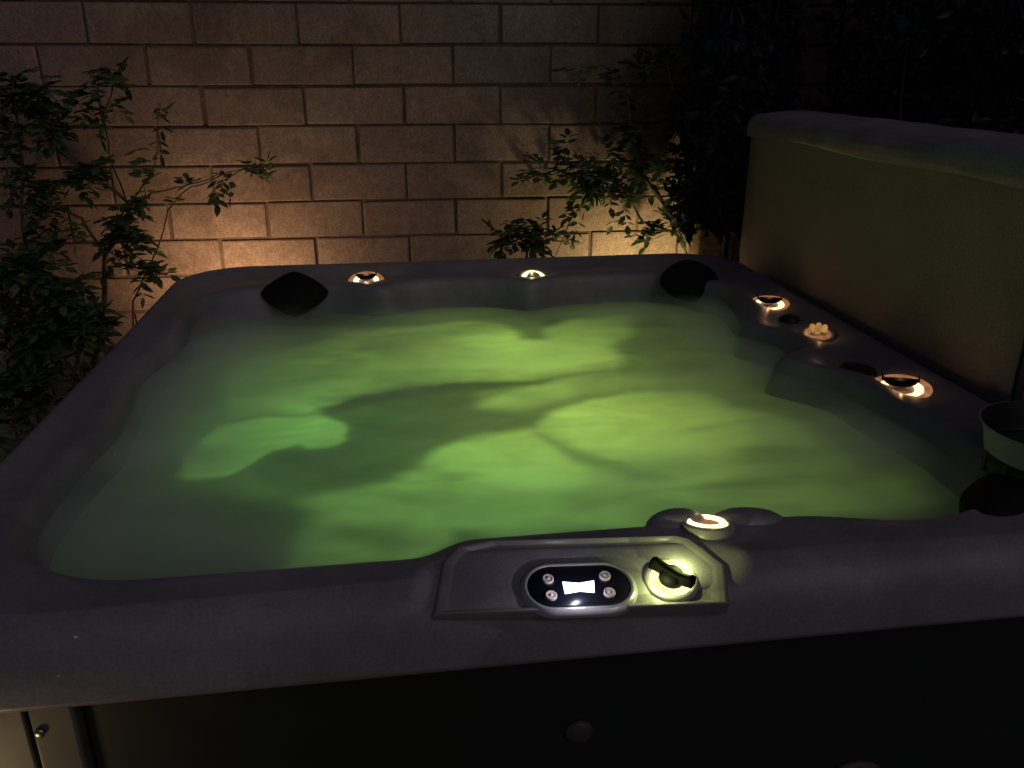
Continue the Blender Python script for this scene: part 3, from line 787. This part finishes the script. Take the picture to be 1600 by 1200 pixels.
# left climber reaching up the wall
b0 = at(120, 760, 3.35); b0.z = 0
shrub('climbing_shrub', 'thin branched climber with feathery leaves spreading up the left of the wall', (b0.x, b0.y, 0),
 [([(-999, 0, 0), g(150, 560), g(163, 470), g(165, 400), g(195, 350), g(205, 320)], .014, .006),
  ([g(195, 350), g(235, 300), g(290, 293), g(340, 272)], .005, .0016),
  ([g(205, 322), g(150, 280), g(95, 240), g(60, 190)], .006, .003),
  ([g(200, 330), g(190, 290), g(170, 240), g(165, 180), g(180, 120)], .004, .002),
  ([g(205, 320), g(240, 260), g(245, 210), g(250, 160)], .003, .0015),
  ([g(165, 400), g(130, 340), g(80, 320), g(30, 300)], .006, .003),
  ([(-999, 0, 0), g(60, 620), g(50, 500), g(40, 400), g(30, 250), g(20, 120)], .012, .004)],
 [(60, 190, 3.42, 60, 90, 150), (20, 150, 3.42, 60, 80, 120), (130, 285, 3.38, 45, 35, 80), (40, 280, 3.40, 60, 50, 110), (215, 325, 3.36, 40, 14, 40), (235, 290, 3.36, 30, 16, 26),
  (215, 385, 3.34, 34, 26, 90), (225, 420, 3.34, 32, 22, 60), (165, 120, 3.42, 35, 20, 36), (165, 170, 3.42, 40, 30, 20), (60, 360, 3.36, 60, 26, 60)], stray=9)
tw = at(300, 640, 3.36); tw.z = 0
shrub('trailing_sprig', 'single slender sprig with small dark leaves arching before the lit blocks', (tw.x-.25, tw.y, 0),
 [([(-999, 0, 0), (205, 470, 3.33), (235, 420, 3.33), (262, 330, 3.33), (300, 292, 3.33), (345, 276, 3.33), (385, 262, 3.33), (410, 280, 3.33)], .004, .0012)],
 [(365, 275, 3.33, 16, 8, 18), (395, 268, 3.33, 14, 9, 18), (412, 287, 3.33, 5, 9, 10)], stray=2, size=.9)
b1 = at(90, 760, 3.05); b1.z = 0
shrub('leafy_bush', 'dense low leafy bush behind the left back corner of the tub', (b1.x, b1.y, 0),
 [([(-999, 0, 0), (60, 640, 3.0), (65, 560, 3.0), (80, 480, 3.0), (60, 420, 3.0)], .016, .005),
  ([(-999, 0, 0), (110, 620, 3.0), (130, 540, 3.0), (150, 500, 3.0)], .010, .004),
  ([(60, 640, 3.0), (30, 560, 3.0), (10, 470, 3.0)], .008, .003)],
 [(50, 430, 3.02, 70, 38, 240), (95, 500, 3.0, 55, 36, 220), (20, 520, 3.0, 50, 50, 170), (150, 515, 3.0, 22, 20, 60), (60, 590, 2.95, 60, 40, 150), (10, 640, 2.9, 50, 40, 120), (105, 455, 3.02, 40, 30, 100)], stray=8, size=1.05)
# right climber
b2 = at(1075, 520, 3.36); b2.z = 0
shrub('climbing_shrub', 'climber with narrow leaves and bare forked stems on the brightly lit blocks at right', (b2.x, b2.y, 0),
 [([(-999, 0, 0), g(1110, 400), g(1075, 375), g(1040, 320), g(1010, 280), g(990, 240), g(980, 150)], .013, .005),
  ([g(1110, 400), g(1050, 362), g(1005, 345), g(975, 305), g(940, 285)], .008, .003),
  ([g(1070, 400), g(1052, 350), g(1030, 300), g(1000, 270)], .006, .003),
  ([g(1115, 392), g(1090, 340), g(1080, 260), g(1060, 160), g(1040, 90)], .009, .004),
  ([g(975, 305), g(915, 310), g(890, 350), g(868, 400)], .004, .0015),
  ([g(940, 285), g(870, 265), g(820, 280)], .004, .002),
  ([g(1000, 250), g(940, 200), g(905, 130)], .004, .002)],
 [(935, 265, 3.38, 55, 22, 120), (870, 275, 3.38, 45, 18, 50), (965, 275, 3.36, 30, 18, 60), (985, 300, 3.38, 50, 14, 40), (900, 230, 3.40, 30, 28, 50), (1000, 215, 3.38, 28, 35, 46),
  (1040, 260, 3.36, 50, 26, 110), (1095, 320, 3.34, 24, 40, 120), (1075, 300, 3.34, 40, 26, 70), (1030, 380, 3.34, 20, 10, 24), (1022, 360, 3.34, 12, 8, 10), (900, 330, 3.36, 10, 16, 12), (895, 380, 3.36, 10, 12, 8),
  (950, 110, 3.42, 26, 26, 30), (895, 110, 3.42, 12, 16, 12), (1010, 110, 3.40, 40, 40, 60), (1060, 180, 3.36, 40, 60, 130)], stray=5)
b3 = at(800, 470, 3.36); b3.z = 0
shrub('leafy_bush', 'small bush peeping over the back rim above the middle ring valve', (b3.x, b3.y, 0),
 [([(-999, 0, 0), (820, 420, 3.33), (825, 380, 3.33), (800, 355, 3.33)], .008, .003), ([(820, 420, 3.33), (850, 370, 3.33), (880, 352, 3.33)], .004, .002)],
 [(795, 370, 3.33, 20, 14, 40), (838, 375, 3.33, 26, 12, 60), (860, 388, 3.33, 16, 8, 26), (815, 352, 3.36, 24, 10, 24), (770, 392, 3.33, 12, 8, 8)], stray=10)
# dark upright conifer-like mass in the corner, and the hedge beyond the cover
def mass(name, label, boxes, cnt, m, cat, base):
    root = empty(name, base, label, cat); bl = bmesh.new(); tl = []
    bs = bmesh.new()
    for (x0, x1, y0, y1, z0, z1), c in zip(boxes, cnt):
        for k in range(max(2, c//4000)):
            bx = random.uniform(x0+.1, x1-.1); by = random.uniform(y0+.05, y1-.05)
            tube(bs, [(bx, by, 0), (bx+.03, by, z1*.5), (bx-.02, by+.02, z1*.9)], [.018, .012, .004], 6)
        for _ in range(c):
            x = random.uniform(x0, x1); y = random.uniform(y0, y1); z = random.uniform(z0, z1)
            if noise.noise(Vector((x*3, y*3, z*3))) < -.28: continue
            edge = noise.noise(Vector((x*4, y*2, z*2)))*.12
            if x < x0+.06+edge or z > z1-.12+edge: continue
            leaflet(bl, Vector((x, y, z)), rnd_dir(), rnd_dir(), random.uniform(.04, .075), .014, random.random(), tl)
    st = obj('stem', bs, M['cap'], None); st.data.transform(Matrix.Translation(-root.location)); st.parent = root
    foliage_obj(bl, tl, M[m], root); return root
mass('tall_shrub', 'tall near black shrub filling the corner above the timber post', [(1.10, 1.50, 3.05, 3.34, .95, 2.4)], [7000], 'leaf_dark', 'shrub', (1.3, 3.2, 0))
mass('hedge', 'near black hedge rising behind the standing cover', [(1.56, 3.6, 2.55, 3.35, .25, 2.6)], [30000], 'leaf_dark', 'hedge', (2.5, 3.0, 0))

# ------------------------------------------------------------ garden lamps
def stake_lamp(loc, label, e, c, lr=.035, lens='lens', zlift=.30, aim=None):
    root = empty('garden_lamp', loc, label, 'garden lamp', 'small garden lamps round the tub')
    bm = bmesh.new(); lathe(bm, [(.008, -.02), (.008, zlift-.06)], 12); obj('stake', bm, M['lamp_body'], root)
    bm = bmesh.new(); lathe(bm, [(.012, zlift-.06), (.030, zlift-.05), (.036, zlift), (.034, zlift), (.028, zlift-.006)], 28, cap=False); obj('housing', bm, M['lamp_body'], root)
    bm = bmesh.new(); lathe(bm, [(.028, zlift-.006), (1e-6, zlift-.004)], 28, cap=False); obj('lens', bm, M[lens], root)
    g_ = lamp('lamp_glow', Vector(loc)+Vector((0, 0, zlift+.04)), e, c, lr)
    if aim:
        bpy.data.objects.remove(g_); d = bpy.data.lights.new('lamp_beam', 'SPOT'); d.energy = e; d.color = c; d.shadow_soft_size = lr
        d.spot_size = math.radians(165); d.spot_blend = 1
        o = bpy.data.objects.new('lamp_beam', d); col.objects.link(o); o.location = Vector(loc)+Vector((0, 0, zlift+.04)); o.rotation_euler = Vector(aim).to_track_quat('-Z', 'Y').to_euler()
    return root
p1 = wpt(-.80, 0, .36); stake_lamp(p1, 'garden lamp behind the left end of the back rim', 15, (1, .60, .30), zlift=.54, aim=WN+Vector((0, 0, .35)))
p2 = wpt(.92, 0, .34); stake_lamp(p2, 'garden lamp behind the right end of the back rim', 15, (1, .76, .34), zlift=.54, aim=WN+Vector((0, 0, .35)))
stake_lamp((-.74, .80, 0), 'garden lamp by the front left corner of the tub', 1.2, (1, .70, .34), zlift=.42)
